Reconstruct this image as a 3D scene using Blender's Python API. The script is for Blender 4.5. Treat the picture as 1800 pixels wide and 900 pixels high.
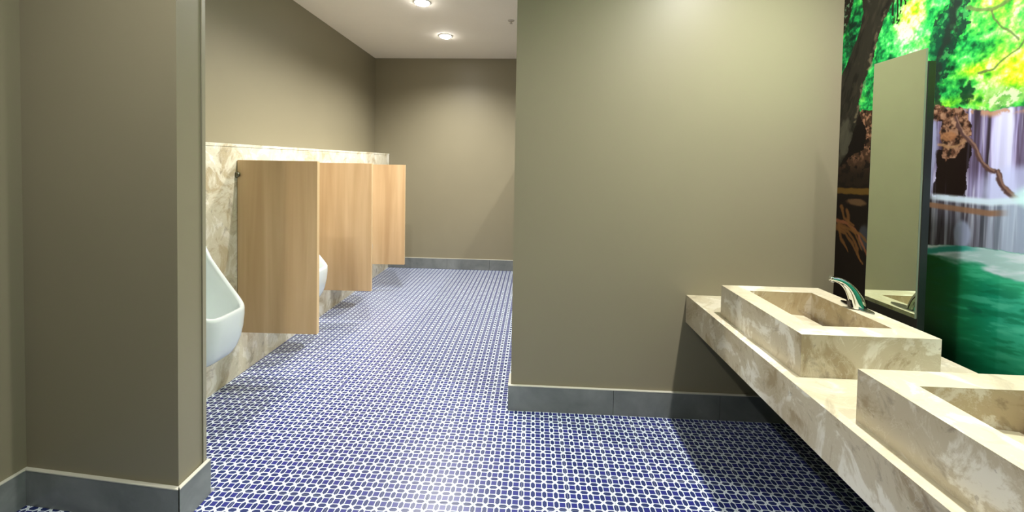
import bpy, bmesh, math, random
import numpy as np
from mathutils import Matrix, Vector

for o in list(bpy.data.objects): bpy.data.objects.remove(o)
SC = bpy.context.scene
COL = SC.collection

# ------------------------------------------------------------------ camera
cam_data = bpy.data.cameras.new('camera')
cam_data.sensor_width = 36.0
cam_data.lens = 36.0 * 729.44 / 1800.0
cam_data.shift_y = -131.1 / 1800.0
cam_data.clip_start = 0.02
cam = bpy.data.objects.new('camera', cam_data); COL.objects.link(cam)
Rv = (0.99845441, 0.05285085, 0.01719236)
Uv = (-0.0186469, 0.02715276, 0.99945736)
Fv = (-0.05235535, 0.9982332, -0.0280963)
cam.matrix_world = Matrix(((Rv[0], Uv[0], -Fv[0], 0.0), (Rv[1], Uv[1], -Fv[1], 0.0),
                           (Rv[2], Uv[2], -Fv[2], 1.4084), (0, 0, 0, 1)))
SC.camera = cam

# ------------------------------------------------------------------ world, exposure
world = bpy.data.worlds.new('world'); SC.world = world
world.use_nodes = True
world.node_tree.nodes['Background'].inputs[0].default_value = (0.9, 0.95, 1.0, 1)
world.node_tree.nodes['Background'].inputs[1].default_value = 0.0
vs = SC.view_settings
vs.view_transform = 'Standard'; vs.look = 'None'; vs.gamma = 1.0; vs.exposure = 0.06
vs.use_curve_mapping = False

CEIL = 2.935
# ceiling lamps: x, y, watts, cone (degrees), label, group
LAMPS = [
    (-1.057, 3.815, 185, 150, 'round recessed ceiling lamp over the urinals, cut by the top edge of the picture', 'ceiling lamps over the urinals'),
    (-1.046, 4.771, 190, 150, 'round recessed ceiling lamp closest to the far wall', 'ceiling lamps over the urinals'),
    (-1.060, 2.860, 160, 150, 'round recessed ceiling lamp over the urinals just above the picture', 'ceiling lamps over the urinals'),
    (1.14, 1.50, 215, 168, 'round recessed ceiling lamp above the far stone basin', 'ceiling lamps over the washbasins'),
    (1.14, 0.40, 75, 160, 'round recessed ceiling lamp above the near stone basin', 'ceiling lamps over the washbasins'),
    (1.14, -0.75, 30, 150, 'round recessed ceiling lamp behind the viewer beyond the basins', 'ceiling lamps over the washbasins'),
    (-1.10, 0.60, 100, 174, 'round recessed ceiling lamp behind the viewer on the left', 'ceiling lamps behind the viewer'),
    (0.60, 4.10, 130, 160, 'round recessed ceiling lamp in the space behind the near wall', 'ceiling lamps behind the near wall'),
]

# ------------------------------------------------------------------ helpers
def srgb(r, g, b, a=1.0):
    f = lambda c: (c/255/12.92) if c/255 <= 0.04045 else ((c/255+0.055)/1.055)**2.4
    return (f(r), f(g), f(b), a)

def link(o, parent=None):
    COL.objects.link(o)
    if parent is not None: o.parent = parent
    return o

def tag(o, label=None, cat=None, group=None, kind=None):
    if label: o['label'] = label
    if cat: o['category'] = cat
    if group: o['group'] = group
    if kind: o['kind'] = kind
    return o

def empty(name, loc=(0, 0, 0), rz=0.0):
    o = bpy.data.objects.new(name, None); COL.objects.link(o)
    o.location = loc; o.rotation_euler = (0, 0, rz); o.empty_display_size = 0.05
    return o

def mesh_obj(name, verts, faces, mat, parent=None, smooth=False, loc=(0, 0, 0), bevel=0.0, segs=2):
    me = bpy.data.meshes.new(name)
    me.from_pydata([tuple(v) for v in verts], [], faces)
    bm = bmesh.new(); bm.from_mesh(me)
    bmesh.ops.recalc_face_normals(bm, faces=bm.faces)
    if bevel > 0:
        bmesh.ops.bevel(bm, geom=list(bm.edges), offset=bevel, segments=segs, affect='EDGES', profile=0.5)
    bm.to_mesh(me); bm.free()
    if smooth:
        me.polygons.foreach_set('use_smooth', [True]*len(me.polygons))
    if mat: me.materials.append(mat)
    o = bpy.data.objects.new(name, me); o.location = loc
    return link(o, parent)

BOXF = [(0, 3, 2, 1), (4, 5, 6, 7), (0, 1, 5, 4), (1, 2, 6, 5), (2, 3, 7, 6), (3, 0, 4, 7)]
def box(name, a, b, mat, parent=None, bevel=0.0, loc=(0, 0, 0), segs=2):
    x0, y0, z0 = a; x1, y1, z1 = b
    v = [(x0, y0, z0), (x1, y0, z0), (x1, y1, z0), (x0, y1, z0), (x0, y0, z1), (x1, y0, z1), (x1, y1, z1), (x0, y1, z1)]
    return mesh_obj(name, v, BOXF, mat, parent, bevel=bevel, loc=loc, segs=segs)

def prism(name, plan, z0, z1, mat, parent=None, bevel=0.0):
    """vertical prism over a plan polygon; z1 may be a list of heights per corner"""
    n = len(plan)
    zt = z1 if isinstance(z1, (list, tuple)) else [z1]*n
    v = [(x, y, z0) for x, y in plan] + [(x, y, zt[i]) for i, (x, y) in enumerate(plan)]
    f = [tuple(range(n-1, -1, -1)), tuple(range(n, 2*n))] + [(i, (i+1) % n, n+(i+1) % n, n+i) for i in range(n)]
    return mesh_obj(name, v, f, mat, parent, bevel=bevel)

def lathe(name, prof, mat, parent=None, n=32, loc=(0, 0, 0), smooth=True):
    v = []; f = []
    for r, z in prof:
        for k in range(n):
            a = 2*math.pi*k/n; v.append((r*math.cos(a), r*math.sin(a), z))
    for i in range(len(prof)-1):
        for k in range(n):
            f.append((i*n+k, i*n+(k+1) % n, (i+1)*n+(k+1) % n, (i+1)*n+k))
    f.append(tuple(range(n-1, -1, -1))); f.append(tuple((len(prof)-1)*n+k for k in range(n)))
    return mesh_obj(name, v, f, mat, parent, smooth=smooth, loc=loc)

# ------------------------------------------------------------------ material tools
class NT:
    def __init__(s, name):
        s.m = bpy.data.materials.new(name); s.m.use_nodes = True
        s.t = s.m.node_tree; s.b = s.t.nodes['Principled BSDF']
    def n(s, typ, **k):
        nd = s.t.nodes.new(typ)
        for a, v in k.items():
            setattr(nd, a, v)
        return nd
    def l(s, a, b): s.t.links.new(a, b)
    def math(s, op, a, b=None, c=None):
        nd = s.n('ShaderNodeMath', operation=op)
        for i, x in enumerate((a, b, c)):
            if x is None: continue
            if isinstance(x, (int, float)): nd.inputs[i].default_value = x
            else: s.l(x, nd.inputs[i])
        return nd.outputs[0]
    def pos(s, scale=(1, 1, 1), loc=(0, 0, 0), obj=False):
        if obj: src = s.n('ShaderNodeTexCoord').outputs['Object']
        else: src = s.n('ShaderNodeNewGeometry').outputs['Position']
        mp = s.n('ShaderNodeMapping'); s.l(src, mp.inputs[0])
        mp.inputs['Scale'].default_value = scale; mp.inputs['Location'].default_value = loc
        return mp.outputs[0]
    def noise(s, vec, scale, detail=4, rough=0.55, dist=0.0):
        nd = s.n('ShaderNodeTexNoise'); s.l(vec, nd.inputs['Vector'])
        nd.inputs['Scale'].default_value = scale; nd.inputs['Detail'].default_value = detail
        nd.inputs['Roughness'].default_value = rough; nd.inputs['Distortion'].default_value = dist
        return nd.outputs['Fac']
    def ramp(s, fac, stops):
        nd = s.n('ShaderNodeValToRGB'); s.l(fac, nd.inputs[0])
        cr = nd.color_ramp
        while len(cr.elements) < len(stops): cr.elements.new(0.5)
        for e, (p, c) in zip(cr.elements, stops): e.position = p; e.color = c
        return nd.outputs[0]
    def mix(s, fac, a, b, mode='MIX'):
        nd = s.n('ShaderNodeMix', data_type='RGBA', blend_type=mode)
        for i, x in ((0, fac), (6, a), (7, b)):
            if isinstance(x, (int, float, tuple)): nd.inputs[i].default_value = x
            else: s.l(x, nd.inputs[i])
        return nd.outputs[2]
    def bump(s, h, strength, dist=0.002):
        nd = s.n('ShaderNodeBump'); s.l(h, nd.inputs['Height'])
        nd.inputs['Strength'].default_value = strength; nd.inputs['Distance'].default_value = dist
        s.l(nd.outputs[0], s.b.inputs['Normal'])
    def set(s, **k):
        for a, v in k.items():
            s.b.inputs[a.replace('_', ' ')].default_value = v
    def base(s, c):
        if isinstance(c, tuple): s.b.inputs['Base Color'].default_value = c
        else: s.l(c, s.b.inputs['Base Color'])

def mat_wall(name, col, rough=0.5):
    t = NT(name); p = t.pos()
    w = t.noise(t.pos((60, 60, 700)), 1.0, 3)
    w2 = t.noise(p, 1.6, 2)
    c = t.mix(w2, srgb(*[x*0.975 for x in col]), srgb(*[min(255, x*1.02) for x in col]))
    t.base(t.mix(t.math('MULTIPLY', w, 0.10), c, srgb(*[x*0.75 for x in col])))
    t.set(Roughness=rough); t.b.inputs['Specular IOR Level'].default_value = 0.3
    t.bump(w, 0.15, 0.001)
    return t.m

M = {}
M['wall'] = mat_wall('wall_vinyl', (134, 127, 105), 0.42)
M['trim_vinyl'] = mat_wall('edge_trim_vinyl', (140, 135, 114), 0.4)
M['ceiling'] = mat_wall('ceiling_paint', (240, 233, 220), 0.8)

def mat_stone(name, base, brown, white, dark, seed, sc=1.0, rough=0.38, amt=0.5):
    t = NT(name)
    p = t.pos((1, 1, 1), (seed*3.1, seed*1.7, seed*2.3))
    cl = t.noise(p, 5.0*sc, 9, 0.66, 0.7)
    c1 = t.ramp(cl, [(0.38, srgb(*brown)), (0.455, srgb(*base)), (0.53, srgb(*base)), (0.58, srgb(*white))])
    big = t.noise(p, 2.0*sc, 3, 0.5, 0.4)
    c2 = t.mix(t.ramp(big, [(0.45, (0, 0, 0, 1)), (0.62, (amt, amt, amt, 1))]), c1, srgb(*brown))
    vn = t.noise(p, 5.0*sc, 8, 0.62, 2.2)
    vein = t.ramp(t.math('ABSOLUTE', t.math('SUBTRACT', vn, 0.5)), [(0.0, (1, 1, 1, 1)), (0.010, (0, 0, 0, 1))])
    c3 = t.mix(t.math('MULTIPLY', vein, 0.30), c2, srgb(*white))
    dk = t.noise(p, 8.5*sc, 8, 0.66, 0.8)
    c4 = t.mix(t.ramp(dk, [(0.57, (0, 0, 0, 1)), (0.70, (0.75, 0.75, 0.75, 1))]), c3, srgb(*dark))
    pit = t.noise(p, 60.0, 2, 0.5)
    pitm = t.ramp(pit, [(0.70, (0, 0, 0, 1)), (0.76, (0.8, 0.8, 0.8, 1))])
    t.base(t.mix(t.math('MULTIPLY', pitm, 0.5), c4, srgb(*dark)))
    t.set(Roughness=rough)
    t.bump(t.math('SUBTRACT', 1.0, pitm), 0.15, 0.0008)
    return t.m

ST = dict(base=(194, 184, 160), brown=(158, 142, 112), white=(228, 224, 210), dark=(112, 99, 82))
M['stone'] = mat_stone('travertine_counter', seed=1.0, **ST)
M['stone_a'] = mat_stone('travertine_basin_panel', seed=2.0, **ST)
M['stone_b'] = mat_stone('travertine_basin_rim', seed=3.3, base=(200, 191, 166), brown=(186, 174, 148), white=(228, 223, 206), dark=(158, 148, 126))
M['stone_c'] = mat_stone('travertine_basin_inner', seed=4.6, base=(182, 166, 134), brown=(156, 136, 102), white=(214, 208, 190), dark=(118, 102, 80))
M['marble'] = mat_stone('marble_wall_cladding', (212, 206, 184), (180, 166, 136), (236, 233, 220), (128, 116, 98), 7.7, 1.1, 0.3, 0.35)

def mat_wood():
    t = NT('maple_laminate')
    p = t.pos((1, 1, 1))
    g = t.noise(t.pos((6.5, 6.5, 0.4)), 1.6, 4, 0.5, 0.4)
    f = t.noise(t.pos((70, 70, 1.6)), 1.4, 4, 0.6)
    c = t.ramp(g, [(0.30, srgb(188, 154, 112)), (0.5, srgb(204, 171, 129)), (0.68, srgb(216, 185, 143))])
    t.base(t.mix(t.math('MULTIPLY', f, 0.16), c, srgb(180, 146, 106)))
    t.set(Roughness=0.4)
    return t.m
M['wood'] = mat_wood()
def mat_plain(name, col, rough=0.4, metal=0.0, coat=0.0):
    t = NT(name)
    v = t.noise(t.pos(), 9.0, 3)
    t.base(t.mix(v, srgb(*[x*0.96 for x in col]), srgb(*col)))
    t.set(Roughness=rough, Metallic=metal)
    t.b.inputs['Coat Weight'].default_value = coat
    return t.m
M['wood_edge'] = mat_plain('maple_edge_band', (226, 194, 148), 0.4)
M['porcelain'] = mat_plain('white_porcelain', (226, 233, 232), 0.12, 0, 0.3)
M['chrome'] = mat_plain('polished_chrome', (226, 232, 232), 0.07, 1.0)
M['chrome_dark'] = mat_plain('smoked_chrome', (168, 172, 178), 0.14, 1.0)
M['sensor'] = mat_plain('dark_sensor_lens', (34, 18, 26), 0.1)
M['black'] = mat_plain('black_steel', (20, 22, 22), 0.45)
M['steel_dark'] = mat_plain('dull_steel', (110, 108, 92), 0.35, 1.0)
M['grey_metal'] = mat_plain('grey_metal', (196, 188, 176), 0.4, 0.2)
M['mirror'] = mat_plain('mirror_silver', (224, 236, 214), 0.0, 1.0)
M['glass_edge'] = mat_plain('mirror_glass_edge', (120, 130, 112), 0.2)
M['cap'] = mat_plain('baseboard_top_strip', (200, 198, 184), 0.35)
M['grout'] = mat_plain('floor_grout', (150, 154, 158), 0.7)
M['lampframe'] = mat_plain('lamp_trim_white', (235, 232, 226), 0.4)

def mat_bb():
    t = NT('grey_baseboard_tile')
    v = t.noise(t.pos(), 4.0, 5, 0.6, 0.6)
    t.base(t.ramp(v, [(0.3, srgb(94, 99, 98)), (0.55, srgb(114, 118, 117)), (0.75, srgb(130, 134, 132))]))
    t.set(Roughness=0.35); t.bump(v, 0.1, 0.002)
    return t.m
M['bb'] = mat_bb()

def mat_emit(name, col, strength):
    t = NT(name); t.base((0.8, 0.8, 0.8, 1))
    t.b.inputs['Emission Color'].default_value = col
    t.b.inputs['Emission Strength'].default_value = strength
    return t.m
M['lamp'] = mat_emit('lamp_diffuser', (1.0, 0.97, 0.92, 1), 90.0)

# printed floor tile: lattice of star nodes, stretched hexagons and squares, 50 mm pitch
TX0, TY0, TS = -0.0288, 1.6949, 0.2
def mat_tile():
    t = NT('printed_blue_floor_tile')
    g = t.n('ShaderNodeNewGeometry').outputs['Position']
    sp = t.n('ShaderNodeSeparateXYZ'); t.l(g, sp.inputs[0])
    def cell(o, off):
        a = t.math('DIVIDE', t.math('SUBTRACT', o, off), 0.05)
        return t.math('SUBTRACT', t.math('SUBTRACT', a, t.math('FLOOR', a)), 0.5)      # -.5 .. .5 from the cell centre
    x = cell(sp.outputs[0], TX0); y = cell(sp.outputs[1], TY0)
    ax = t.math('ABSOLUTE', x); ay = t.math('ABSOLUTE', y)
    sq = t.math('LESS_THAN', t.math('MAXIMUM', ax, ay), 0.246)
    def hexa(d, l):      # d: distance across, l: distance along
        a = t.math('LESS_THAN', d, 0.184)
        b = t.math('LESS_THAN', t.math('ADD', l, t.math('MULTIPLY', d, 0.95)), 0.375)
        return t.math('MULTIPLY', a, b)
    dx = t.math('SUBTRACT', 0.5, ax); dy = t.math('SUBTRACT', 0.5, ay)
    hv = hexa(dx, ay); hh = hexa(dy, ax)
    hx = t.math('MAXIMUM', hv, hh)
    node = t.math('LESS_THAN', t.math('ADD', dx, dy), 0.075)
    n1 = t.noise(t.pos(), 130.0, 2)
    white = t.mix(n1, srgb(214, 228, 242), srgb(232, 240, 248))
    blue = t.mix(n1, srgb(28, 33, 100), srgb(41, 47, 128))
    slate = t.mix(n1, srgb(26, 36, 82), srgb(42, 55, 108))
    c = t.mix(sq, white, blue)
    c = t.mix(hx, c, slate)
    c = t.mix(t.math('MULTIPLY', node, 0.7), c, srgb(150, 168, 150))
    t.base(c)
    t.set(Roughness=0.33)
    t.b.inputs['Specular IOR Level'].default_value = 0.5
    return t.m
M['tile'] = mat_tile()

# ------------------------------------------------------------------ setting: shell
XL, XR = -2.065, 1.69          # front-room side walls
XU = -2.245                    # urinal recess wall
YF, YP, YB = 5.74, 2.40, -2.2  # far wall, near (partition) wall, wall behind the viewer
XP = -0.112                    # free end of the partition wall
def S(o, label, cat): return tag(o, label, cat, kind='structure')

S(box('wall_far', (XU-0.15, YF, 0), (XR+0.15, YF+0.15, CEIL), M['wall']), 'taupe wall at the far end of the urinal room', 'wall')
S(box('wall_urinals', (XU-0.15, 1.60, 0), (XU, YF, CEIL), M['wall']), 'taupe wall above the marble cladding behind the urinals', 'wall')
S(box('wall_partition', (XP, YP, 0), (XR, YP+0.13, CEIL), M['wall']), 'large taupe wall facing the viewer in the middle with a free left end', 'wall')
S(box('wall_left', (XL-0.15, YB, 0), (XL, 1.60, CEIL), M['wall']), 'narrow slice of taupe wall at the left edge of the picture', 'wall')
pier = prism('wall_pier', [(XL-0.02, 1.571), (-1.363, 1.517), (-1.374, 1.640), (-1.374, 1.645), (XL-0.2, 1.645)], 0, CEIL, M['wall'])
S(pier, 'taupe wall pier standing in the left foreground', 'wall')
tr = prism('trim_1', [(-1.3700, 1.648), (-1.3760, 1.672), (XU-0.05, 1.672), (XU-0.05, 1.648)], 0, CEIL, M['trim_vinyl'])
S(tr, 'thin pale vertical strip along the far edge of the left pier', 'trim')
S(box('wall_right', (XR, YB, 0), (XR+0.15, YF, CEIL), M['wall']), 'wall on the right that carries the waterfall mural', 'wall')
S(box('wall_back', (XL-0.15, YB-0.15, 0), (XR+0.15, YB, CEIL), M['wall']), 'taupe wall behind the viewer', 'wall')
S(box('wall_stall', (0.0, YP+0.13, 0), (0.03, YF, 1.857), M['wall']), 'low screen wall hidden behind the large taupe wall', 'wall')
S(box('ceiling', (XU-0.15, YB-0.15, CEIL), (XR+0.15, YF+0.15, CEIL+0.1), M['ceiling']), 'off-white painted ceiling', 'ceiling')

# ------------------------------------------------------------------ floor: slab and 200 mm printed tiles
floor = box('floor', (XU-0.15, YB-0.15, -0.08), (XR+0.15, YF+0.15, -0.0012), M['grout'])
S(floor, 'floor of small blue and white printed tiles', 'floor')
def clip_rects(x0, y0, x1, y1):
    """part of a tile that lies inside the two rooms"""
    out = []
    for rx0, ry0, rx1, ry1 in ((XL, YB, XR, 1.60), (-1.36, 1.60, XR, YP), (XU, 1.70, -1.36, YP), (XU, YP, XP, YF)):
        a, b, c, d = max(x0, rx0), max(y0, ry0), min(x1, rx1), min(y1, ry1)
        if c-a > 0.004 and d-b > 0.004: out.append((a, b, c, d))
    # merge pieces that together form one rectangle
    i = 0
    while i < len(out):
        j = i+1; hit = False
        while j < len(out):
            A, B = out[i], out[j]
            if abs(A[0]-B[0]) < 1e-6 and abs(A[2]-B[2]) < 1e-6 and (abs(A[3]-B[1]) < 1e-6 or abs(A[1]-B[3]) < 1e-6):
                out[i] = (A[0], min(A[1], B[1]), A[2], max(A[3], B[3])); out.pop(j); hit = True; break
            if abs(A[1]-B[1]) < 1e-6 and abs(A[3]-B[3]) < 1e-6 and (abs(A[2]-B[0]) < 1e-6 or abs(A[0]-B[2]) < 1e-6):
                out[i] = (min(A[0], B[0]), A[1], max(A[2], B[2]), A[3]); out.pop(j); hit = True; break
            j += 1
        if not hit: i += 1
    return out
def tile_geo(w, d):
    t, e = 0.0, 0.0009
    v = [(0, 0, -0.004), (w, 0, -0.004), (w, d, -0.004), (0, d, -0.004),
         (0, 0, -0.0006), (w, 0, -0.0006), (w, d, -0.0006), (0, d, -0.0006),
         (e, e, 0), (w-e, e, 0), (w-e, d-e, 0), (e, d-e, 0)]
    f = [(0, 1, 5, 4), (1, 2, 6, 5), (2, 3, 7, 6), (3, 0, 4, 7), (4, 5, 9, 8), (5, 6, 10, 9), (6, 7, 11, 10), (7, 4, 8, 11), (8, 9, 10, 11)]
    return v, f
J = 0.0008
tiles = []
for i in range(-13, 10):
    for j in range(-21, 22):
        x0, y0 = TX0+i*TS, TY0+j*TS
        for (a, b, c, d) in clip_rects(x0, y0, x0+TS, y0+TS):
            ga = J if abs(a-x0) < 1e-6 else 0; gb = J if abs(b-y0) < 1e-6 else 0
            gc = J if abs(c-x0-TS) < 1e-6 else 0; gd = J if abs(d-y0-TS) < 1e-6 else 0
            tiles.append((a+ga, b+gb, c-gc, d-gd))
def tile_rank(t):
    cx, cy = (t[0]+t[2])/2, (t[1]+t[3])/2
    if cy < 0.3: return 1e9
    u = 938+729*cx/cy; v = 299+729*1.408/cy
    if cy < 1.6 and cx < -1.36: v += 0
    hid = (cx > 0.75 + 0.05 and cy < 2.4 and (cx/cy > 0.94*0.9/1.0)) 
    if u < 10 or u > 1620 or v > 960 or hid: return 1e6+cy
    return cy
tiles.sort(key=tile_rank)
full_me = None
for k, (a, b, c, d) in enumerate(tiles[:300]):
    w, dd = c-a, d-b
    if abs(w-(TS-2*J)) < 1e-6 and abs(dd-(TS-2*J)) < 1e-6:
        if full_me is None:
            v, f = tile_geo(w, dd); full_me = bpy.data.meshes.new('tile'); full_me.from_pydata(v, [], f); full_me.materials.append(M['tile'])
        me = full_me
    else:
        v, f = tile_geo(w, dd); me = bpy.data.meshes.new('tile'); me.from_pydata(v, [], f); me.materials.append(M['tile'])
    o = bpy.data.objects.new('tile', me); o.location = (a, b, 0); link(o, floor)
V, F = [], []
for (a, b, c, d) in tiles[300:]:
    v, f = tile_geo(c-a, d-b); n = len(V)
    V += [(x+a, y+b, z) for x, y, z in v]; F += [tuple(q+n for q in ff) for ff in f]
me = bpy.data.meshes.new('outer_tiles'); me.from_pydata(V, [], F); me.materials.append(M['tile'])
o = link(bpy.data.objects.new('outer_tiles', me), floor); o['kind'] = 'stuff'

# ------------------------------------------------------------------ baseboards: 600 x 150 mm grey tiles with a pale cap strip
BT, BH = 0.015, 0.15
def baseboard(name, p0, p1, label, first=0.6, flip=False, ext0=0.0, ext1=0.0):
    """runs from p0 to p1 along the wall foot; the board stands to the right of the direction p0->p1"""
    d = Vector((p1[0]-p0[0], p1[1]-p0[1], 0)); L = d.length; d.normalize(); nrm = Vector((d.y, -d.x, 0))
    root = empty(name, (0, 0, 0)); S(root, label, 'baseboard')
    def pc(nm, s0, s1, t0, t1, z0, z1, m, bev):
        pl = []                                      # mitred at the outside corners: only the outer edge is extended
        a = s0-ext0 if s0 < 0.01 else s0; b = s1+ext1 if s1 > L-0.01 else s1
        for s, t in ((s0, t0), (s1, t0), (b, t1), (a, t1)):
            q = Vector((p0[0], p0[1], 0)) + d*s + nrm*t; pl.append((q.x, q.y))
        prism(nm, pl, z0, z1, m, root, bevel=bev)
    s = 0.0; nxt = first
    while s < L-1e-4:
        e = min(nxt, L)
        pc('tile', s+0.0008, e-0.0008, 0, BT, 0, BH-0.004, M['bb'], 0.0012)
        s = e; nxt = e+0.6
    pc('cap_strip', 0, L, 0, BT+0.0015, BH-0.004, BH+0.001, M['cap'], 0.0008)
    return root
baseboard('baseboard_far', (XU, YF), (0.0, YF), 'grey tiled baseboard along the far wall', 0.45)
baseboard('baseboard_partition', (XP, YP), (XR-0.02, YP), 'grey tiled baseboard at the foot of the large taupe wall', 0.594, ext0=BT)
baseboard('baseboard_end', (XP, YP+0.13), (XP, YP), 'grey baseboard around the free end of the large taupe wall', 0.6, ext1=BT)
baseboard('baseboard_pier', (XL+0.0, 1.571), (-1.363, 1.517), 'grey baseboard along the front of the left pier', 0.8, ext1=BT)
baseboard('baseboard_pier_end', (-1.363, 1.517), (-1.372, 1.672), 'grey baseboard around the end of the left pier', 0.6, ext0=BT, ext1=0.0)
baseboard('baseboard_left', (XL, YB), (XL, 1.556), 'grey baseboard at the left edge of the picture', 0.6)

# ------------------------------------------------------------------ marble cladding behind the urinals
def XW(y): return -1.950 - (y-2.628)*0.027
def ZM(y): return 1.541 + (y-2.38)*0.0193
y0, y1 = 1.672, 5.735
plan = [(XU, y0), (XW(y0), y0), (XW(y1), y1), (XU, y1)]
mar = S(empty('trim_2'), 'cream and brown marble cladding with a ledge behind the urinals', 'wall cladding')
prism('marble_panel', plan, 0, [ZM(y0)-0.02, ZM(y0)-0.02, ZM(y1)-0.02, ZM(y1)-0.02], M['marble'], mar)
v = [(XU, y0, ZM(y0)-0.019), (XW(y0)+0.002, y0, ZM(y0)-0.019), (XW(y1)+0.002, y1, ZM(y1)-0.019), (XU, y1, ZM(y1)-0.019),
     (XU, y0, ZM(y0)), (XW(y0)+0.002, y0, ZM(y0)), (XW(y1)+0.002, y1, ZM(y1)), (XU, y1, ZM(y1))]
mesh_obj('marble_ledge', v, BOXF, M['marble'], mar, bevel=0.0015)

# ------------------------------------------------------------------ urinals
ROT = math.radians(1.55)
def urinal_mesh():
    """wall-hung urinal in local axes: wall plane x=0, projects along +x, y sideways"""
    W, D = 0.18, 0.335
    NT_, verts, faces = 49, [], []
    th = [(-1+2*k/(NT_-1)) for k in range(NT_)]
    def outline(t, w, d):          # t -1..1 from the left wall side round the front to the right
        a = t*math.pi/2
        n = 0.50
        cx = math.copysign(abs(math.cos(a))**n, math.cos(a)); sy = math.copysign(abs(math.sin(a))**n, math.sin(a))
        return d*cx, w*sy
    def zrim(x):                   # rim height: low front lip, steep sides up to the back
        t = max(0.0, min(1.0, 1-x/0.325))
        return 0.616 + 0.385*(t**1.35) + 0.045*(1 if t > 0.995 else 0)
    rings = []
    # outer shell, bottom to rim
    prof = [(0.342, 0.40, 0.50), (0.344, 0.56, 0.66), (0.351, 0.69, 0.77), (0.369, 0.79, 0.84), (0.402, 0.87, 0.90), (0.448, 0.93, 0.95), (0.51, 0.975, 0.985), (0.572, 1.0, 1.0)]
    for z, sw, sd in prof:
        rings.append([(lambda p: (p[0], p[1], z))(outline(t, W*sw, D*sd)) for t in th])
    def rimring(inset, dz, blend=1.0, zf=None):
        r = []
        for t in th:
            x, y = outline(t, W-inset, D-inset)
            xo, yo = outline(t, W, D)
            z = zrim(xo)+dz
            if zf is not None: z = zf + (z-zf)*blend
            r.append((x, y, z))
        return r
    rings.append([(x, y, max(0.580, z-0.02)) for x, y, z in rimring(0, 0)])
    rings.append(rimring(0.0015, -0.006)); rings.append(rimring(0.007, 0.0)); rings.append(rimring(0.016, 0.0))
    rings.append(rimring(0.022, -0.006)); 
    for ins, bl in ((0.028, 0.80), (0.036, 0.55), (0.052, 0.32), (0.075, 0.14), (0.105, 0.04), (0.14, 0.0)):
        rings.append([(x, y, z) for x, y, z in rimring(ins, -0.006, bl, 0.43)])
    for r in rings: verts += r
    n = NT_
    for i in range(len(rings)-1):
        for k in range(n-1):
            faces.append((i*n+k, i*n+k+1, (i+1)*n+k+1, (i+1)*n+k))
    faces.append(tuple(range(n-1, -1, -1)))                      # underside
    L = len(rings)-1
    faces.append(tuple(L*n+k for k in range(n)))                 # basin floor
    # upper back plate rising behind the basin
    return verts, faces
uv_, uf_ = urinal_mesh()
URIN = [(2.120, 'white porcelain urinal partly hidden by the left pier, nearest of the row'),
        (3.120, 'white porcelain urinal of which a slice shows behind the first wooden divider'),
        (4.120, 'white porcelain urinal hidden between the second and third wooden dividers')]
for i, (y, lab) in enumerate(URIN):
    r = empty('urinal', (XW(y), y, 0), ROT); tag(r, lab, 'urinal', 'urinals along the marble wall')
    if i == 0:
        body = mesh_obj('bowl', uv_, uf_, M['porcelain'], r, smooth=True)
        bp = prism('back_plate', [(0.001, -0.165), (0.022, -0.165), (0.034, -0.12), (0.036, 0.12), (0.022, 0.165), (0.001, 0.165)], 0.47,
                   1.02, M['porcelain'], r, bevel=0.006)
        dr = lathe('drain', [(0.0, 0.0), (0.028, 0.0), (0.030, 0.003), (0.024, 0.006), (0.0, 0.006)], M['chrome'], r, loc=(0.13, 0, 0.431))
        sp = lathe('flush_spreader', [(0.0, 0.0), (0.022, 0.0), (0.022, 0.012), (0.012, 0.022), (0.0, 0.022)], M['chrome'], r, loc=(0.036, 0, 0.93))
        sp.rotation_euler = (0, math.pi/2, 0)
        proto = [body, bp, dr, sp]
    else:
        for p in proto:
            c = p.copy(); COL.objects.link(c); c.parent = r

# ------------------------------------------------------------------ wooden urinal dividers
DIV = [(2.628, 'maple urinal divider nearest the viewer with a round steel clip at its upper left'),
       (3.605, 'middle maple urinal divider, second from the viewer'),
       (4.648, 'far maple urinal divider, smallest of the three, in front of the far wall')]
for i, (y, lab) in enumerate(DIV):
    r = empty('urinal_divider', (XW(y), y, 0), ROT); tag(r, lab, 'divider', 'maple urinal dividers')
    if i == 0:
        pn = box('panel', (0.004, 0, 0.298), (0.535, 0.030, 1.442), M['wood'], r, bevel=0.0008)
        eb = box('edge_band', (0.5352, 0.0, 0.298), (0.5365, 0.030, 1.442), M['wood_edge'], r)
        parts = [pn, eb]
        for z in (1.345, 0.42):
            cl = lathe('wall_clip', [(0.0, 0.0), (0.020, 0.0), (0.022, 0.003), (0.022, 0.012), (0.016, 0.017), (0.0, 0.018)], M['steel_dark'], r, n=20, loc=(0.004, -0.0005, z))
            cl.rotation_euler = (math.pi/2, 0, 0); cl.scale = (1, 0.85, 1)
            if z > 1: parts.append(cl)
            else: bpy.data.objects.remove(cl)
    else:
        for p in parts:
            c = p.copy(); COL.objects.link(c); c.parent = r

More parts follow.
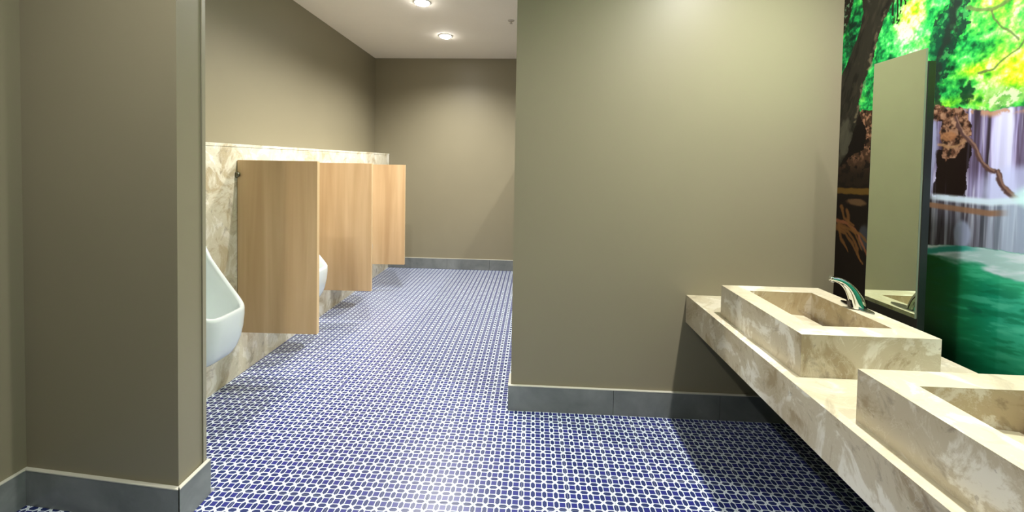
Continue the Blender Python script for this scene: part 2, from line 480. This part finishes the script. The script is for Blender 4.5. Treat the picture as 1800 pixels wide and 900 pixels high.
# ------------------------------------------------------------------ stone counter
CX0, CX1, CZ = 0.882, 1.595, 0.711
ct = empty('washbasin_counter', (CX0, 0, 0))
tag(ct, 'long cream and brown travertine counter slab fixed to the large taupe wall', 'counter')
W_ = CX1-CX0
mesh_obj('top_slab', [(0.03, -0.35, CZ-0.03), (W_, -0.35, CZ-0.03), (W_, YP, CZ-0.03), (0.03, YP, CZ-0.03), (0, -0.35, CZ), (W_, -0.35, CZ), (W_, YP, CZ), (0, YP, CZ)], BOXF, M['stone_b'], ct)
mesh_obj('front_apron', [(0, -0.35, CZ-0.156), (0.03, -0.35, CZ-0.156), (0.03, YP, CZ-0.156), (0, YP, CZ-0.156), (0, -0.35, CZ-0.0004), (0.03, -0.35, CZ-0.0304), (0.03, YP, CZ-0.0304), (0, YP, CZ-0.0004)], BOXF, M['stone'], ct)
ct_c = box('under_panel', (0.0301, -0.35, CZ-0.156), (CX1-CX0, YP, CZ-0.14), M['black'], ct)

# ------------------------------------------------------------------ stone vessel basins
def quad_prism(name, pts_bot, pts_top, mat, parent, bevel=0.0):
    v = list(pts_bot)+list(pts_top)
    return mesh_obj(name, v, BOXF, mat, parent, bevel=bevel)
SW, SL, SH, RW, RT = 0.458, 0.612, 0.149, 0.088, 0.022
def basin(y, lab):
    """local: x 0..SW across the counter, y 0..SL along it, z 0..SH"""
    r = empty('stone_basin', (0.930, y, CZ)); tag(r, lab, 'basin', 'travertine basins on the counter')
    o = [(0, 0), (SW, 0), (SW, SL), (0, SL)]
    i_ = [(RW, RW), (SW-RW-0.0, RW), (SW-RW, SL-RW), (RW, SL-RW)]
    t = 0.02; q = [(t, t), (SW-t, t), (SW-t, SL-t), (t, SL-t)]
    w = [(RW-t, RW-t), (SW-RW+t, RW-t), (SW-RW+t, SL-RW+t), (RW-t, SL-RW+t)]
    g = 0.0004
    for k in range(4):
        a, b = k, (k+1) % 4
        # mitred rim strip
        quad_prism('rim_strip', [(*q[a], SH-t), (*q[b], SH-t), (*w[b], SH-t), (*w[a], SH-t)],
                   [(*o[a], SH), (*o[b], SH), (*i_[b], SH), (*i_[a], SH)], M['stone_b'], r)
        # outer panel
        quad_prism('side_panel', [(*o[a], 0), (*o[b], 0), (*q[b], 0), (*q[a], 0)],
                   [(*o[a], SH-g), (*o[b], SH-g), (*q[b], SH-t-g), (*q[a], SH-t-g)], M['stone_a'], r)
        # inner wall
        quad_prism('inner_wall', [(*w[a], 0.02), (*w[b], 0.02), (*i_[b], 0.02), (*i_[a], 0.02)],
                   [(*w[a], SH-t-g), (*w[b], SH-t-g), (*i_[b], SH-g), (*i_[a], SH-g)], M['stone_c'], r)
    # sloping bottom slab, higher at the front, water leaves at the back
    x0, x1, ya, yb = RW+0.001, SW-RW-0.001, RW+0.001, SL-RW-0.001
    quad_prism('bottom_slab', [(x0, ya, 0.012), (x1-0.03, ya, 0.012), (x1-0.03, yb, 0.012), (x0, yb, 0.012)],
               [(x0, ya, 0.062), (x1-0.03, ya, 0.040), (x1-0.03, yb, 0.040), (x0, yb, 0.062)], M['stone_b'], r)
    box('drain_slot', (x1-0.03, ya, 0.012), (x1, yb, 0.02), M['sensor'], r)
    return r
basin(1.463, 'travertine basin on the counter, the farther one, with a chrome tap on its rim')
basin(1.215-SL, 'travertine basin cut by the right edge of the picture, nearest the viewer')

# ------------------------------------------------------------------ tap
tp = empty('tap', (1.352, 1.785, CZ+SH)); tag(tp, 'curved chrome sensor tap on the rim of the farther basin', 'tap')
n = 40; pl = []
for k in range(n):
    a = 2*math.pi*k/n
    px = 0.024*math.copysign(abs(math.sin(a))**1.15, math.sin(a)); py = 0.088*math.copysign(abs(math.cos(a))**0.9, math.cos(a))
    pl.append((px, py))
prism('base_plate', pl, 0.0, 0.005, M['chrome_dark'], tp, bevel=0.0012)
# spout: outer and inner profile in the x-z plane, swept with a flattened oval section
outer = [(1.372, .864), (1.366, .884), (1.356, .908), (1.341, .930), (1.324, .951), (1.302, .970), (1.278, .984), (1.252, .991), (1.229, .992)]
inner = [(1.316, .864), (1.312, .882), (1.307, .900), (1.301, .918), (1.292, .936), (1.281, .950), (1.267, .961), (1.249, .969), (1.229, .973)]
Vs, Fs = [], []; m = 28
def resamp(P, n):
    out = []
    for k in range(n):
        s = k*(len(P)-1)/(n-1); i = min(int(s), len(P)-2); f = s-i
        p0 = P[max(i-1, 0)]; p1 = P[i]; p2 = P[i+1]; p3 = P[min(i+2, len(P)-1)]
        out.append(tuple(0.5*(2*b+(c-a)*f+(2*a-5*b+4*c-d)*f*f+(3*b-a-3*c+d)*f**3) for a, b, c, d in zip(p0, p1, p2, p3)))
    return out
NO = 26; O_, I_ = resamp(outer, NO), resamp(inner, NO)
for k in range(NO):
    s = k/(NO-1); hw = 0.022*(1-s)+0.0125*s
    cx, cz = (O_[k][0]+I_[k][0])/2, (O_[k][1]+I_[k][1])/2
    ux, uz = (O_[k][0]-I_[k][0])/2, (O_[k][1]-I_[k][1])/2
    for j in range(m):
        a = 2*math.pi*j/m
        ca = math.copysign(abs(math.cos(a))**0.75, math.cos(a)); sa = math.copysign(abs(math.sin(a))**0.6, math.sin(a))
        Vs.append((cx+ux*ca-1.352, hw*sa, cz+uz*ca-CZ-SH))
for k in range(NO-1):
    for j in range(m):
        Fs.append((k*m+j, k*m+(j+1) % m, (k+1)*m+(j+1) % m, (k+1)*m+j))
Fs.append(tuple(range(m-1, -1, -1))); Fs.append(tuple((NO-1)*m+j for j in range(m)))
spout = mesh_obj('spout', Vs, Fs, M['chrome'], tp, smooth=True)
spout.location = (0, -0.018, 0)
mesh_obj('sensor_window', [(x-1.352, y, z-CZ-SH) for y in (-0.0095, 0.0095) for x, z in ((1.309, .866), (1.3135, .866), (1.3065, .894), (1.302, .894))],
         [(0, 1, 2, 3), (7, 6, 5, 4), (0, 4, 5, 1), (1, 5, 6, 2), (2, 6, 7, 3), (3, 7, 4, 0)], M['sensor'], spout)
lathe('aerator', [(0.0, -0.004), (0.008, -0.004), (0.008, 0.002), (0.0, 0.002)], M['chrome_dark'], spout, n=18, loc=(1.238-1.352, 0, .972-CZ-SH))

# ------------------------------------------------------------------ mirror on its black stand
mr = empty('mirror', (1.475, 1.765, CZ)); tag(mr, 'tall narrow frameless mirror on a black stand behind the farther basin', 'mirror')
def MB(nm, a, b, mat, bev=0.0):
    return box(nm, (a[0]-1.475, a[1]-1.765, a[2]-CZ), (b[0]-1.475, b[1]-1.765, b[2]-CZ), mat, mr, bevel=bev)
MB('stand', (1.4635, 1.640, CZ), (1.490, 1.876, 1.842), M['black'], 0.001)
MB('glass_plate', (1.4572, 1.643, 0.868), (1.4633, 1.883, 1.890), M['glass_edge'])
MB('mirror_face', (1.4565, 1.6445, 0.8695), (1.4570, 1.8815, 1.8885), M['mirror'])

# ------------------------------------------------------------------ ceiling lamps
for x, y, watt, cone, lab, grp in LAMPS:
    r = empty('ceiling_lamp', (x, y, CEIL)); tag(r, lab, 'lamp', grp)
    lathe('trim_ring', [(0.060, -0.0005), (0.080, -0.0005), (0.080, -0.004), (0.072, -0.007), (0.064, -0.006), (0.060, -0.003)], M['lampframe'], r, n=40)
    lathe('diffuser', [(0.0, -0.001), (0.062, -0.001), (0.062, -0.008), (0.054, -0.018), (0.03, -0.026), (0.0, -0.028)], M['lamp'], r, n=32)
    ld = bpy.data.lights.new('lamp_light', 'SPOT'); ld.energy = watt; ld.spot_size = math.radians(cone); ld.spot_blend = 0.9
    ld.color = (1.0, 0.975, 0.925); ld.shadow_soft_size = 0.03
    lo = bpy.data.objects.new('lamp_light', ld); link(lo, r); lo.location = (0, 0, -0.045)

# ------------------------------------------------------------------ sprinkler head on the ceiling
sk = empty('sprinkler', (-0.262, 4.284, CEIL)); tag(sk, 'small grey sprinkler head on the ceiling beside the large taupe wall', 'sprinkler')
lathe('rosette', [(0.0, 0.0), (0.034, 0.0), (0.030, -0.008), (0.014, -0.012), (0.0, -0.012)], M['grey_metal'], sk, n=24)
lathe('nozzle', [(0.0, -0.012), (0.009, -0.012), (0.007, -0.03), (0.0, -0.03)], M['grey_metal'], sk, n=16)
lathe('deflector', [(0.0, -0.03), (0.016, -0.031), (0.016, -0.033), (0.0, -0.034)], M['grey_metal'], sk, n=20)

#MURAL#
# ------------------------------------------------------------------ waterfall mural: a flat printed sheet on the right wall
def build_mural():
    ys = np.concatenate([np.linspace(-2.2, 1.30, 120, endpoint=False), np.linspace(1.30, YP-0.001, 460)])
    zs = np.concatenate([np.linspace(0.0, 0.60, 30, endpoint=False), np.linspace(0.60, 2.50, 640, endpoint=False), np.linspace(2.50, CEIL-0.001, 50)])
    Y, Z = np.meshgrid(ys, zs)
    rs = np.random.RandomState(11)
    def vnoise(a, b, seed):
        r = np.random.RandomState(seed); G = r.rand(64, 64)
        i = np.floor(a).astype(int); j = np.floor(b).astype(int); fa = a-i; fb = b-j
        fa = fa*fa*(3-2*fa); fb = fb*fb*(3-2*fb)
        g = lambda p, q: G[p % 64, q % 64]
        return (g(i, j)*(1-fa)+g(i+1, j)*fa)*(1-fb)+(g(i, j+1)*(1-fa)+g(i+1, j+1)*fa)*fb
    def fbm(a, b, seed, octv=4):
        s = 0; w = 0.5; t = 0
        for k in range(octv):
            s = s+w*vnoise(a*2**k+k*7.3, b*2**k+k*3.1, seed+k); t += w; w *= 0.55
        return s/t
    def ss(x, a, b):
        t = np.clip((x-a)/(b-a), 0, 1); return t*t*(3-2*t)
    C = np.zeros(Y.shape+(3,))
    def put(mask, col):
        col = np.array(col, float)
        m = np.clip(mask, 0, 1)[..., None]
        C[:] = C*(1-m)+col*m
    def inpoly(P, wob=0.0, seed=1, f=30.0):
        a = Y+(fbm(Y*f, Z*f, seed)-0.5)*wob; b = Z+(fbm(Y*f+9, Z*f+4, seed+50)-0.5)*wob
        r = np.zeros(Y.shape, bool); n = len(P)
        for k in range(n):
            (x1, z1), (x2, z2) = P[k], P[(k+1) % n]
            if z1 == z2: continue
            c = ((z1 > b) != (z2 > b)) & (a < (x2-x1)*(b-z1)/(z2-z1)+x1)
            r ^= c
        return r.astype(float)
    def line(P, w0, w1=None, wob=0.0, seed=1, soft=0.5):
        w1 = w0 if w1 is None else w1
        a = Y+(fbm(Y*30, Z*30, seed)-0.5)*wob; b = Z+(fbm(Y*30+9, Z*30+4, seed+50)-0.5)*wob
        out = np.zeros(Y.shape); n = len(P)-1
        for k in range(n):
            (x1, z1), (x2, z2) = P[k], P[k+1]; dx, dz = x2-x1, z2-z1; L = dx*dx+dz*dz
            t = np.clip(((a-x1)*dx+(b-z1)*dz)/L, 0, 1)
            d = np.hypot(a-x1-t*dx, b-z1-t*dz); w = w0+(w1-w0)*(k+t)/n
            out = np.maximum(out, 1-ss(d/w, 1-soft, 1+soft))
        return out
    def blob(cy, cz, ry, rz, wob=0.6, seed=3, f=14):
        d = np.hypot((Y-cy)/ry, (Z-cz)/rz)+(fbm(Y*f, Z*f, seed)-0.5)*wob
        return 1-ss(d, 0.7, 1.15)
    # --- foliage
    n1 = fbm(Y*16, Z*16, 3, 5); n2 = fbm(Y*44, Z*44, 9, 4); n3 = fbm(Y*5, Z*5, 21, 3); n4 = fbm(Y*90, Z*90, 31, 2)
    n5 = fbm(Y*70+Z*20, Z*60-Y*15, 33, 4); n6 = fbm(Y*28, Z*34, 35, 5)
    bl = lambda cy, cz, ry, rz: np.exp(-(((Y-cy)/ry)**2+((Z-cz)/rz)**2))
    lum = 0.46+0.9*(n6-0.5)+0.75*(n5-0.5)+0.35*(n3-0.5)
    lum += 0.55*bl(1.99, 2.13, .09, .12)+0.30*bl(2.05, 2.03, .08, .08)+0.22*bl(1.93, 1.99, .06, .09)+0.25*bl(1.62, 2.12, .14, .10)
    lum += 0.28*bl(1.55, 1.79, .13, .09)+0.20*bl(1.70, 1.82, .07, .04)+0.18*bl(1.78, 1.72, .12, .03)+0.14*bl(1.60, 1.95, .12, .07)
    lum -= 0.34*bl(2.34, 2.10, .07, .2)+0.30*bl(2.12, 2.00, .06, .07)+0.30*bl(2.16, 1.84, .06, .05)+0.30*bl(1.83, 1.86, .05, .13)+0.20*bl(1.76, 1.80, .05, .07)+0.16*bl(1.66, 1.90, .05, .04)
    yel = 1.0*bl(1.99, 2.14, .06, .07)+0.95*bl(1.53, 1.79, .12, .07)+0.75*bl(1.71, 1.825, .07, .025)+0.6*bl(1.62, 2.09, .12, .06)+0.55*bl(1.78, 1.71, .12, .025)+0.25*ss(Y, 1.80, 1.60)
    yel = np.clip(yel+0.7*(n1-0.5), 0, 1)
    stops = [(-0.1, (4, 34, 22)), (0.20, (10, 84, 44)), (0.40, (22, 142, 66)), (0.58, (54, 186, 82)), (0.75, (112, 216, 118)), (1.0, (196, 240, 186))]
    ystop = [(-0.1, (8, 44, 14)), (0.20, (36, 104, 20)), (0.40, (92, 168, 20)), (0.58, (150, 206, 20)), (0.75, (196, 230, 40)), (1.0, (232, 246, 150))]
    f_ = lambda st: np.stack([np.interp(lum, [a for a, _ in st], [c[k] for _, c in st]) for k in range(3)], -1)
    C[:] = f_(stops)*(1-yel[..., None])+f_(ystop)*yel[..., None]
    # distant trunk and boughs
    T = dict(
 trunk=[(2.294, 2.447), (2.272, 2.32), (2.261, 2.252), (2.286, 2.161), (2.332, 2.065), (2.393, 1.976), (2.419, 1.91), (2.411, 1.434), (2.371, 1.481), (2.315, 1.586), (2.281, 1.689), (2.261, 1.742), (2.268, 1.802), (2.242, 1.883), (2.197, 1.987), (2.17, 2.075), (2.143, 2.147), (2.104, 2.204), (2.069, 2.265), (2.058, 2.6), (2.3, 2.6)],
 tree2=[(1.867, 1.834), (1.862, 1.915), (1.875, 2.01), (1.845, 2.07), (1.800, 2.12), (1.74, 2.12), (1.715, 2.043), (1.722, 2.000), (1.758, 1.990), (1.778, 1.955), (1.802, 1.95), (1.812, 1.904), (1.827, 1.818)],
 cave=[(2.299, 1.661), (2.239, 1.684), (2.215, 1.638), (2.225, 1.545), (2.292, 1.525), (2.354, 1.472), (2.412, 1.447), (2.414, 1.479), (2.333, 1.551)])
    put(inpoly(T['tree2'], 0.13, 5, 30)*ss(n5, 0.30, 0.45)*0.9, (18, 42, 34)); put(inpoly([(1.885, 1.80), (1.885, 2.02), (1.84, 2.10), (1.80, 2.10), (1.815, 1.98), (1.825, 1.80)], 0.05, 6, 40)*0.55, (12, 62, 42))
    put(inpoly(T['tree2'], 0.11, 5, 26)*ss(n2, 0.58, 0.66)*0.8, (50, 140, 70))
    put(line([(1.846, 1.70), (1.846, 1.90), (1.79, 2.04), (1.74, 2.5)], 0.011, 0.022, 0.05, 6)*0.8, (26, 34, 30))
    for P, w in (([(1.739, 2.074), (1.692, 2.047), (1.652, 2.034), (1.618, 2.038), (1.592, 2.051), (1.5, 2.11)], 0.008),
                 ([(1.685, 1.808), (1.634, 1.813), (1.595, 1.844), (1.557, 1.866), (1.537, 1.895), (1.49, 1.95)], 0.004),
                 ([(1.652, 2.028), (1.624, 1.966), (1.587, 1.933), (1.559, 1.894)], 0.004)):
        put(line(P, w, w, 0.012, 8)*0.8, (74, 82, 52))
    put(blob(1.727, 1.738, 0.030, 0.036, 1.5, 4, 60)*0.85, (10, 40, 28))
    # dry grass on the lip
    g = blob(1.60, 1.70, 0.09, 0.040, 1.6, 12, 45)
    put(g*0.6, (124, 160, 92)); put(g*ss(fbm(Y*60+Z*30, Z*60, 40), 0.5, 0.62)*0.8, (206, 214, 180))
    # --- lower picture: rock, falls, pool
    lipz = np.interp(Y, [1.3, 1.438, 1.532, 1.583, 1.639, 1.721, 1.812, 1.882, 2.15, 2.4], [1.665, 1.663, 1.663, 1.659, 1.659, 1.673, 1.693, 1.711, 1.73, 1.74])+(fbm(Y*40, Z*0, 14)-.5)*0.02
    low = ss(Z, lipz+0.004, lipz-0.004)
    strk = fbm(Y*42, Z*1.6, 17, 4); strk2 = fbm(Y*110, Z*3, 19, 3)
    put(low, (58, 50, 62))
    put(low*ss(strk, 0.40, 0.66), (136, 128, 172))
    put(low*ss(strk, 0.58, 0.74)*0.9, (196, 194, 232))
    put(low*ss(strk2, 0.60, 0.72)*0.5, (220, 222, 246))
    put(low*ss(strk, 0.44, 0.34)*0.8, (40, 30, 36)); put(low*ss(fbm(Y*75, Z*2.2, 18, 3), 0.50, 0.36)*0.65*ss(Z, 1.36, 1.46), (70, 56, 76))
    put(low*blob(1.59, 1.52, 0.035, 0.26, 0.3, 22, 6)*0.85, (204, 208, 246))
    put(low*blob(1.49, 1.50, 0.05, 0.2, 0.5, 23, 6)*0.5, (150, 140, 186))
    put(ss(Z, lipz-0.03, lipz-0.008)*low*ss(n2, 0.45, 0.6)*0.9, (170, 130, 104))
    # mist at the foot of the upper fall
    put(low*blob(1.50, 1.36, 0.16, 0.10, 0.4, 24, 8)*0.7, (180, 190, 234))
    put(low*ss(Z, 1.45, 1.34)*ss(Y, 1.75, 1.60)*0.5, (184, 192, 232))
    # rocks right of the mirror
    rock = [(1.88, 1.715), (1.812, 1.700), (1.743, 1.685), (1.705, 1.624), (1.71, 1.569), (1.735, 1.521), (1.756, 1.492), (1.802, 1.482), (1.826, 1.507), (1.824, 1.554), (1.828, 1.64), (1.88, 1.66)]
    dk = [(1.834, 1.52), (1.70, 1.55), (1.715, 1.335), (1.848, 1.332), (1.836, 1.435)]
    put(inpoly(dk, 0.03, 26, 30), (24, 14, 12)); put(inpoly(dk, 0.03, 26, 30)*ss(strk2, 0.6, 0.72)*0.4, (70, 66, 84))
    rk = inpoly(rock, 0.05, 27, 30); put(rk, (84, 56, 42)); put(rk*ss(n5, 0.46, 0.66), (140, 106, 84)); put(rk*ss(n5, 0.46, 0.32), (34, 22, 17)); put(rk*ss(n4, 0.60, 0.74)*0.6, (170, 134, 110))
    put(blob(1.79, 1.575, 0.035, 0.02, 0.5, 28, 30)*0.8, (150, 104, 70)); put(line([(1.83, 1.545), (1.79, 1.53), (1.75, 1.535), (1.71, 1.555)], 0.006, 0.004, 0.01, 29)*0.8, (150, 116, 84))
    put(line([(1.862, 1.63), (1.852, 1.55), (1.858, 1.45), (1.862, 1.34)], 0.020, 0.012, 0.01, 30, 0.6)*0.85, (152, 158, 196))
    for P, w0, w1 in (([(1.765, 1.645), (1.725, 1.571), (1.687, 1.527), (1.664, 1.468), (1.621, 1.431)], 0.0065, 0.010), ([(1.608, 1.427), (1.581, 1.37), (1.540, 1.335)], 0.009, 0.016)):
        put(line(P, w0, w1, 0.030, 31, 0.35), (78, 56, 54)); put(line([(a-0.003, b+0.004) for a, b in P], w0*.4, w1*.4, 0.012, 31)*0.6, (150, 120, 104))
    # ledge and second fall
    fz = np.interp(Y, [1.3, 1.425, 1.517, 1.624, 1.748, 1.874, 2.4], [1.37, 1.353, 1.334, 1.318, 1.322, 1.327, 1.330])
    b2 = ss(Z, fz+0.002, fz-0.006)
    put(b2, (64, 60, 70))
    put(b2*ss(strk, 0.50, 0.66)*0.8, (140, 146, 164)); put(b2*ss(strk2, 0.58, 0.7)*0.5, (186, 192, 206)); put(b2*ss(strk, 0.46, 0.34)*0.8, (22, 22, 24))
    put(b2*ss(Y, 1.72, 1.52)*0.85, (158, 176, 204)); put(b2*ss(Y, 1.66, 1.50)*ss(strk2, 0.5, 0.65)*0.4, (190, 208, 228))
    put(b2*ss(Y, 1.80, 1.90)*0.8, (20, 20, 22))
    put(blob(1.718, 1.185, 0.034, 0.062, 0.3, 33, 10)*0.75, (152, 166, 198))
    foam = (1-ss(np.abs(Z-fz), 0.005, 0.020))*ss(Y, 1.90, 1.80)
    put(foam*0.95, (200, 222, 240)); put((1-ss(np.abs(Z-(fz-0.036-(1.87-Y)*0.02)), 0.006, 0.016))*ss(Y, 1.55, 1.62)*0.9, (128, 96, 74))
    put(blob(1.44, 1.345, 0.11, 0.05, 0.3, 34)*0.8, (190, 236, 236))
    # pool
    pz = np.interp(Y, [1.3, 1.402, 1.509, 1.616, 1.74, 1.869, 2.4], [1.165, 1.156, 1.148, 1.146, 1.138, 1.117, 1.12])+(fbm(Y*50, Z*0, 36)-.5)*0.006
    pl_ = ss(Z, pz+0.002, pz-0.003)
    wv = fbm(Y*9+Z*4, Z*46+Y*8, 37, 4)
    put(pl_, (4, 84, 36))
    put(pl_*ss(Y, 1.82, 1.58)*0.95, (10, 122, 92))
    put(pl_*ss(Y, 1.66, 1.46)*0.8, (44, 162, 132)); put(pl_*ss(Y, 1.585, 1.575)*0.25, (96, 190, 168))
    put(pl_*ss(wv, 0.52, 0.66)*ss(Y, 1.80, 1.60)*0.55, (84, 186, 156)); put(pl_*ss(wv, 0.46, 0.34)*0.5, (2, 88, 58))
    put(pl_*ss(Z, 0.92, 0.70)*0.55, (6, 84, 46))
    put(pl_*ss(Y, 1.74, 1.88)*0.6, (2, 58, 14))
    put(pl_*ss(Z+(Y-1.7)*-0.35, 0.82, 0.66)*ss(Y, 1.55, 1.72)*0.8, (3, 40, 20))
    fe = pz-0.050-np.clip(1.87-Y, 0, 0.5)*0.13+(fbm(Y*12, Z*30, 71, 3)-0.5)*0.05
    fo = ss(Z, fe-0.012, fe+0.014)*pl_
    put(fo*(0.80+0.2*ss(wv, 0.4, 0.6)), (190, 208, 218))
    put(pl_*ss(Z, fe-0.08, fe-0.01)*(1-fo)*ss(Y, 1.80, 1.62)*0.45, (70, 190, 140))
    put((1-ss(np.abs(Z-(pz-0.028-(1.87-Y)*-0.12)), 0.006, 0.018))*ss(Y, 1.63, 1.72)*pl_*0.8, (8, 120, 104))
    put(blob(1.66, 0.905, 0.03, 0.012, 0.4, 38)*0.5, (2, 70, 50))
    # --- left of the mirror: bank, roots, dark water
    lf = ss(Y, 1.93, 1.985)
    bank = lf*ss(Z, 1.735, 1.725)
    put(bank, (20, 14, 11))
    rl = inpoly([(2.27, 1.74), (1.93, 1.74), (1.93, 1.37), (2.40, 1.35), (2.42, 1.50), (2.30, 1.535), (2.235, 1.55), (2.215, 1.643)], 0.04, 41, 24)
    put(rl*lf, (56, 39, 27)); put(rl*lf*ss(n5, 0.48, 0.66)*ss(Z, 1.42, 1.60), (140, 102, 78)); put(rl*lf*ss(n2, 0.44, 0.34), (24, 16, 12)); put(rl*lf*ss(Z, 1.50, 1.40)*0.7, (18, 14, 10))
    put(inpoly(T['cave'], 0.03, 42)*1.0, (14, 9, 7))
    put(line([(2.44, 1.329), (2.362, 1.325), (2.281, 1.326), (2.17, 1.329), (1.95, 1.329)], 0.016, 0.016, 0.012, 43, 0.3)*lf, (84, 62, 24))
    put(blob(2.26, 1.27, 0.07, 0.022, 0.6, 44, 30)*0.8*lf, (96, 72, 48)); put(blob(2.20, 1.10, 0.04, 0.07, 0.5, 45, 12)*0.45*lf, (86, 96, 108))
    for k, P in enumerate(([(2.388, 1.157), (2.32, 1.153), (2.255, 1.122), (2.207, 1.056), (2.167, 0.991)], [(2.394, 1.118), (2.329, 1.096), (2.279, 1.058), (2.233, 0.992), (2.201, 0.955)],
              [(2.374, 1.136), (2.311, 1.129), (2.224, 1.106), (2.179, 1.076)], [(2.36, 1.24), (2.340, 1.18), (2.272, 1.141)], [(2.378, 1.145), (2.357, 1.06), (2.304, 1.008)],
              [(2.32, 1.22), (2.30, 1.15), (2.25, 1.09), (2.21, 1.03)], [(2.39, 1.13), (2.31, 1.11), (2.25, 1.05), (2.22, 0.97)])):
        put(line(P, 0.011, 0.005, 0.02, 50+k, 0.5)*0.85*lf, (98, 66, 34) if k != 0 else (122, 74, 48))
    # near tree
    left_t = inpoly([(2.47, 2.7), (2.32, 2.7), (2.335, 2.346), (2.34, 2.287), (2.369, 2.238), (2.391, 2.183), (2.451, 2.171)], 0.05, 60)
    put(left_t, (30, 26, 20))
    put(left_t*ss(n4, 0.66, 0.74), (90, 120, 90))
    tk = inpoly(T['trunk'], 0.025, 61)
    put(tk, (36, 34, 27)); put(tk*ss(fbm(Y*50+Z*18, Z*14, 62), 0.55, 0.70)*0.35, (62, 56, 44)); put(tk*ss(fbm(Y*50+Z*18, Z*14, 63), 0.46, 0.34)*0.7, (20, 19, 15))
    put(line([(2.127, 2.207), (2.156, 2.129), (2.18, 2.059), (2.204, 1.98), (2.249, 1.875), (2.275, 1.779), (2.29, 1.70)], 0.012, 0.008, 0.04, 64, 0.7)*0.6*ss(n2, 0.42, 0.60), (126, 114, 88))
    put(tk*blob(2.36, 1.60, 0.05, 0.12, 0.8, 65, 30)*0.6, (84, 82, 68))
    put(blob(2.22, 2.33, 0.03, 0.05, 0.7, 66, 30)*0.5*ss(n2, .5, .6), (110, 104, 88))
    hg = inpoly([(2.13, 2.7), (2.00, 2.7), (2.005, 2.24), (2.02, 2.206), (2.05, 2.15), (2.053, 2.113), (2.079, 2.149), (2.105, 2.172)], 0.06, 67, 60)
    put(hg*ss(fbm(Y*120, Z*10, 68), 0.40, 0.50), (26, 34, 20))
    C_ = np.clip(C, 0, 255)/255.0*0.98
    lin = np.where(C_ <= 0.04045, C_/12.92, ((C_+0.055)/1.055)**2.4)
    nz, ny = Y.shape
    co = np.empty((nz*ny, 3), np.float32); co[:, 0] = -0.003; co[:, 1] = Y.ravel(); co[:, 2] = Z.ravel()
    idx = np.arange(nz*ny).reshape(nz, ny)
    q = np.stack([idx[:-1, :-1], idx[1:, :-1], idx[1:, 1:], idx[:-1, 1:]], -1).reshape(-1, 4)
    # a rim that gives the sheet its thickness
    base = nz*ny
    cor = np.array([(0.0, ys[0], zs[0]), (0.0, ys[-1], zs[0]), (0.0, ys[-1], zs[-1]), (0.0, ys[0], zs[-1])], np.float32)
    co = np.vstack([co, cor])
    me = bpy.data.meshes.new('printed_sheet')
    me.vertices.add(len(co)); me.vertices.foreach_set('co', co.ravel())
    nq = len(q); me.loops.add(nq*4); me.loops.foreach_set('vertex_index', q.ravel().astype(np.int32))
    me.polygons.add(nq); me.polygons.foreach_set('loop_start', np.arange(0, nq*4, 4, dtype=np.int32))
    me.update(calc_edges=True)
    at = me.color_attributes.new('print', 'FLOAT_COLOR', 'POINT')
    rgba = np.ones((len(co), 4), np.float32); rgba[:nz*ny, :3] = lin.reshape(-1, 3)
    at.data.foreach_set('color', rgba.ravel())
    t = NT('mural_print')
    a = t.n('ShaderNodeAttribute', attribute_name='print'); t.base(a.outputs['Color'])
    t.set(Roughness=0.5); t.b.inputs['Specular IOR Level'].default_value = 0.12
    me.materials.append(t.m)
    return me
mu = empty('mural', (XR, 0, 0)); tag(mu, 'wall-sized printed mural of a forest waterfall above a green pool', 'mural')
link(bpy.data.objects.new('printed_sheet', build_mural()), mu)
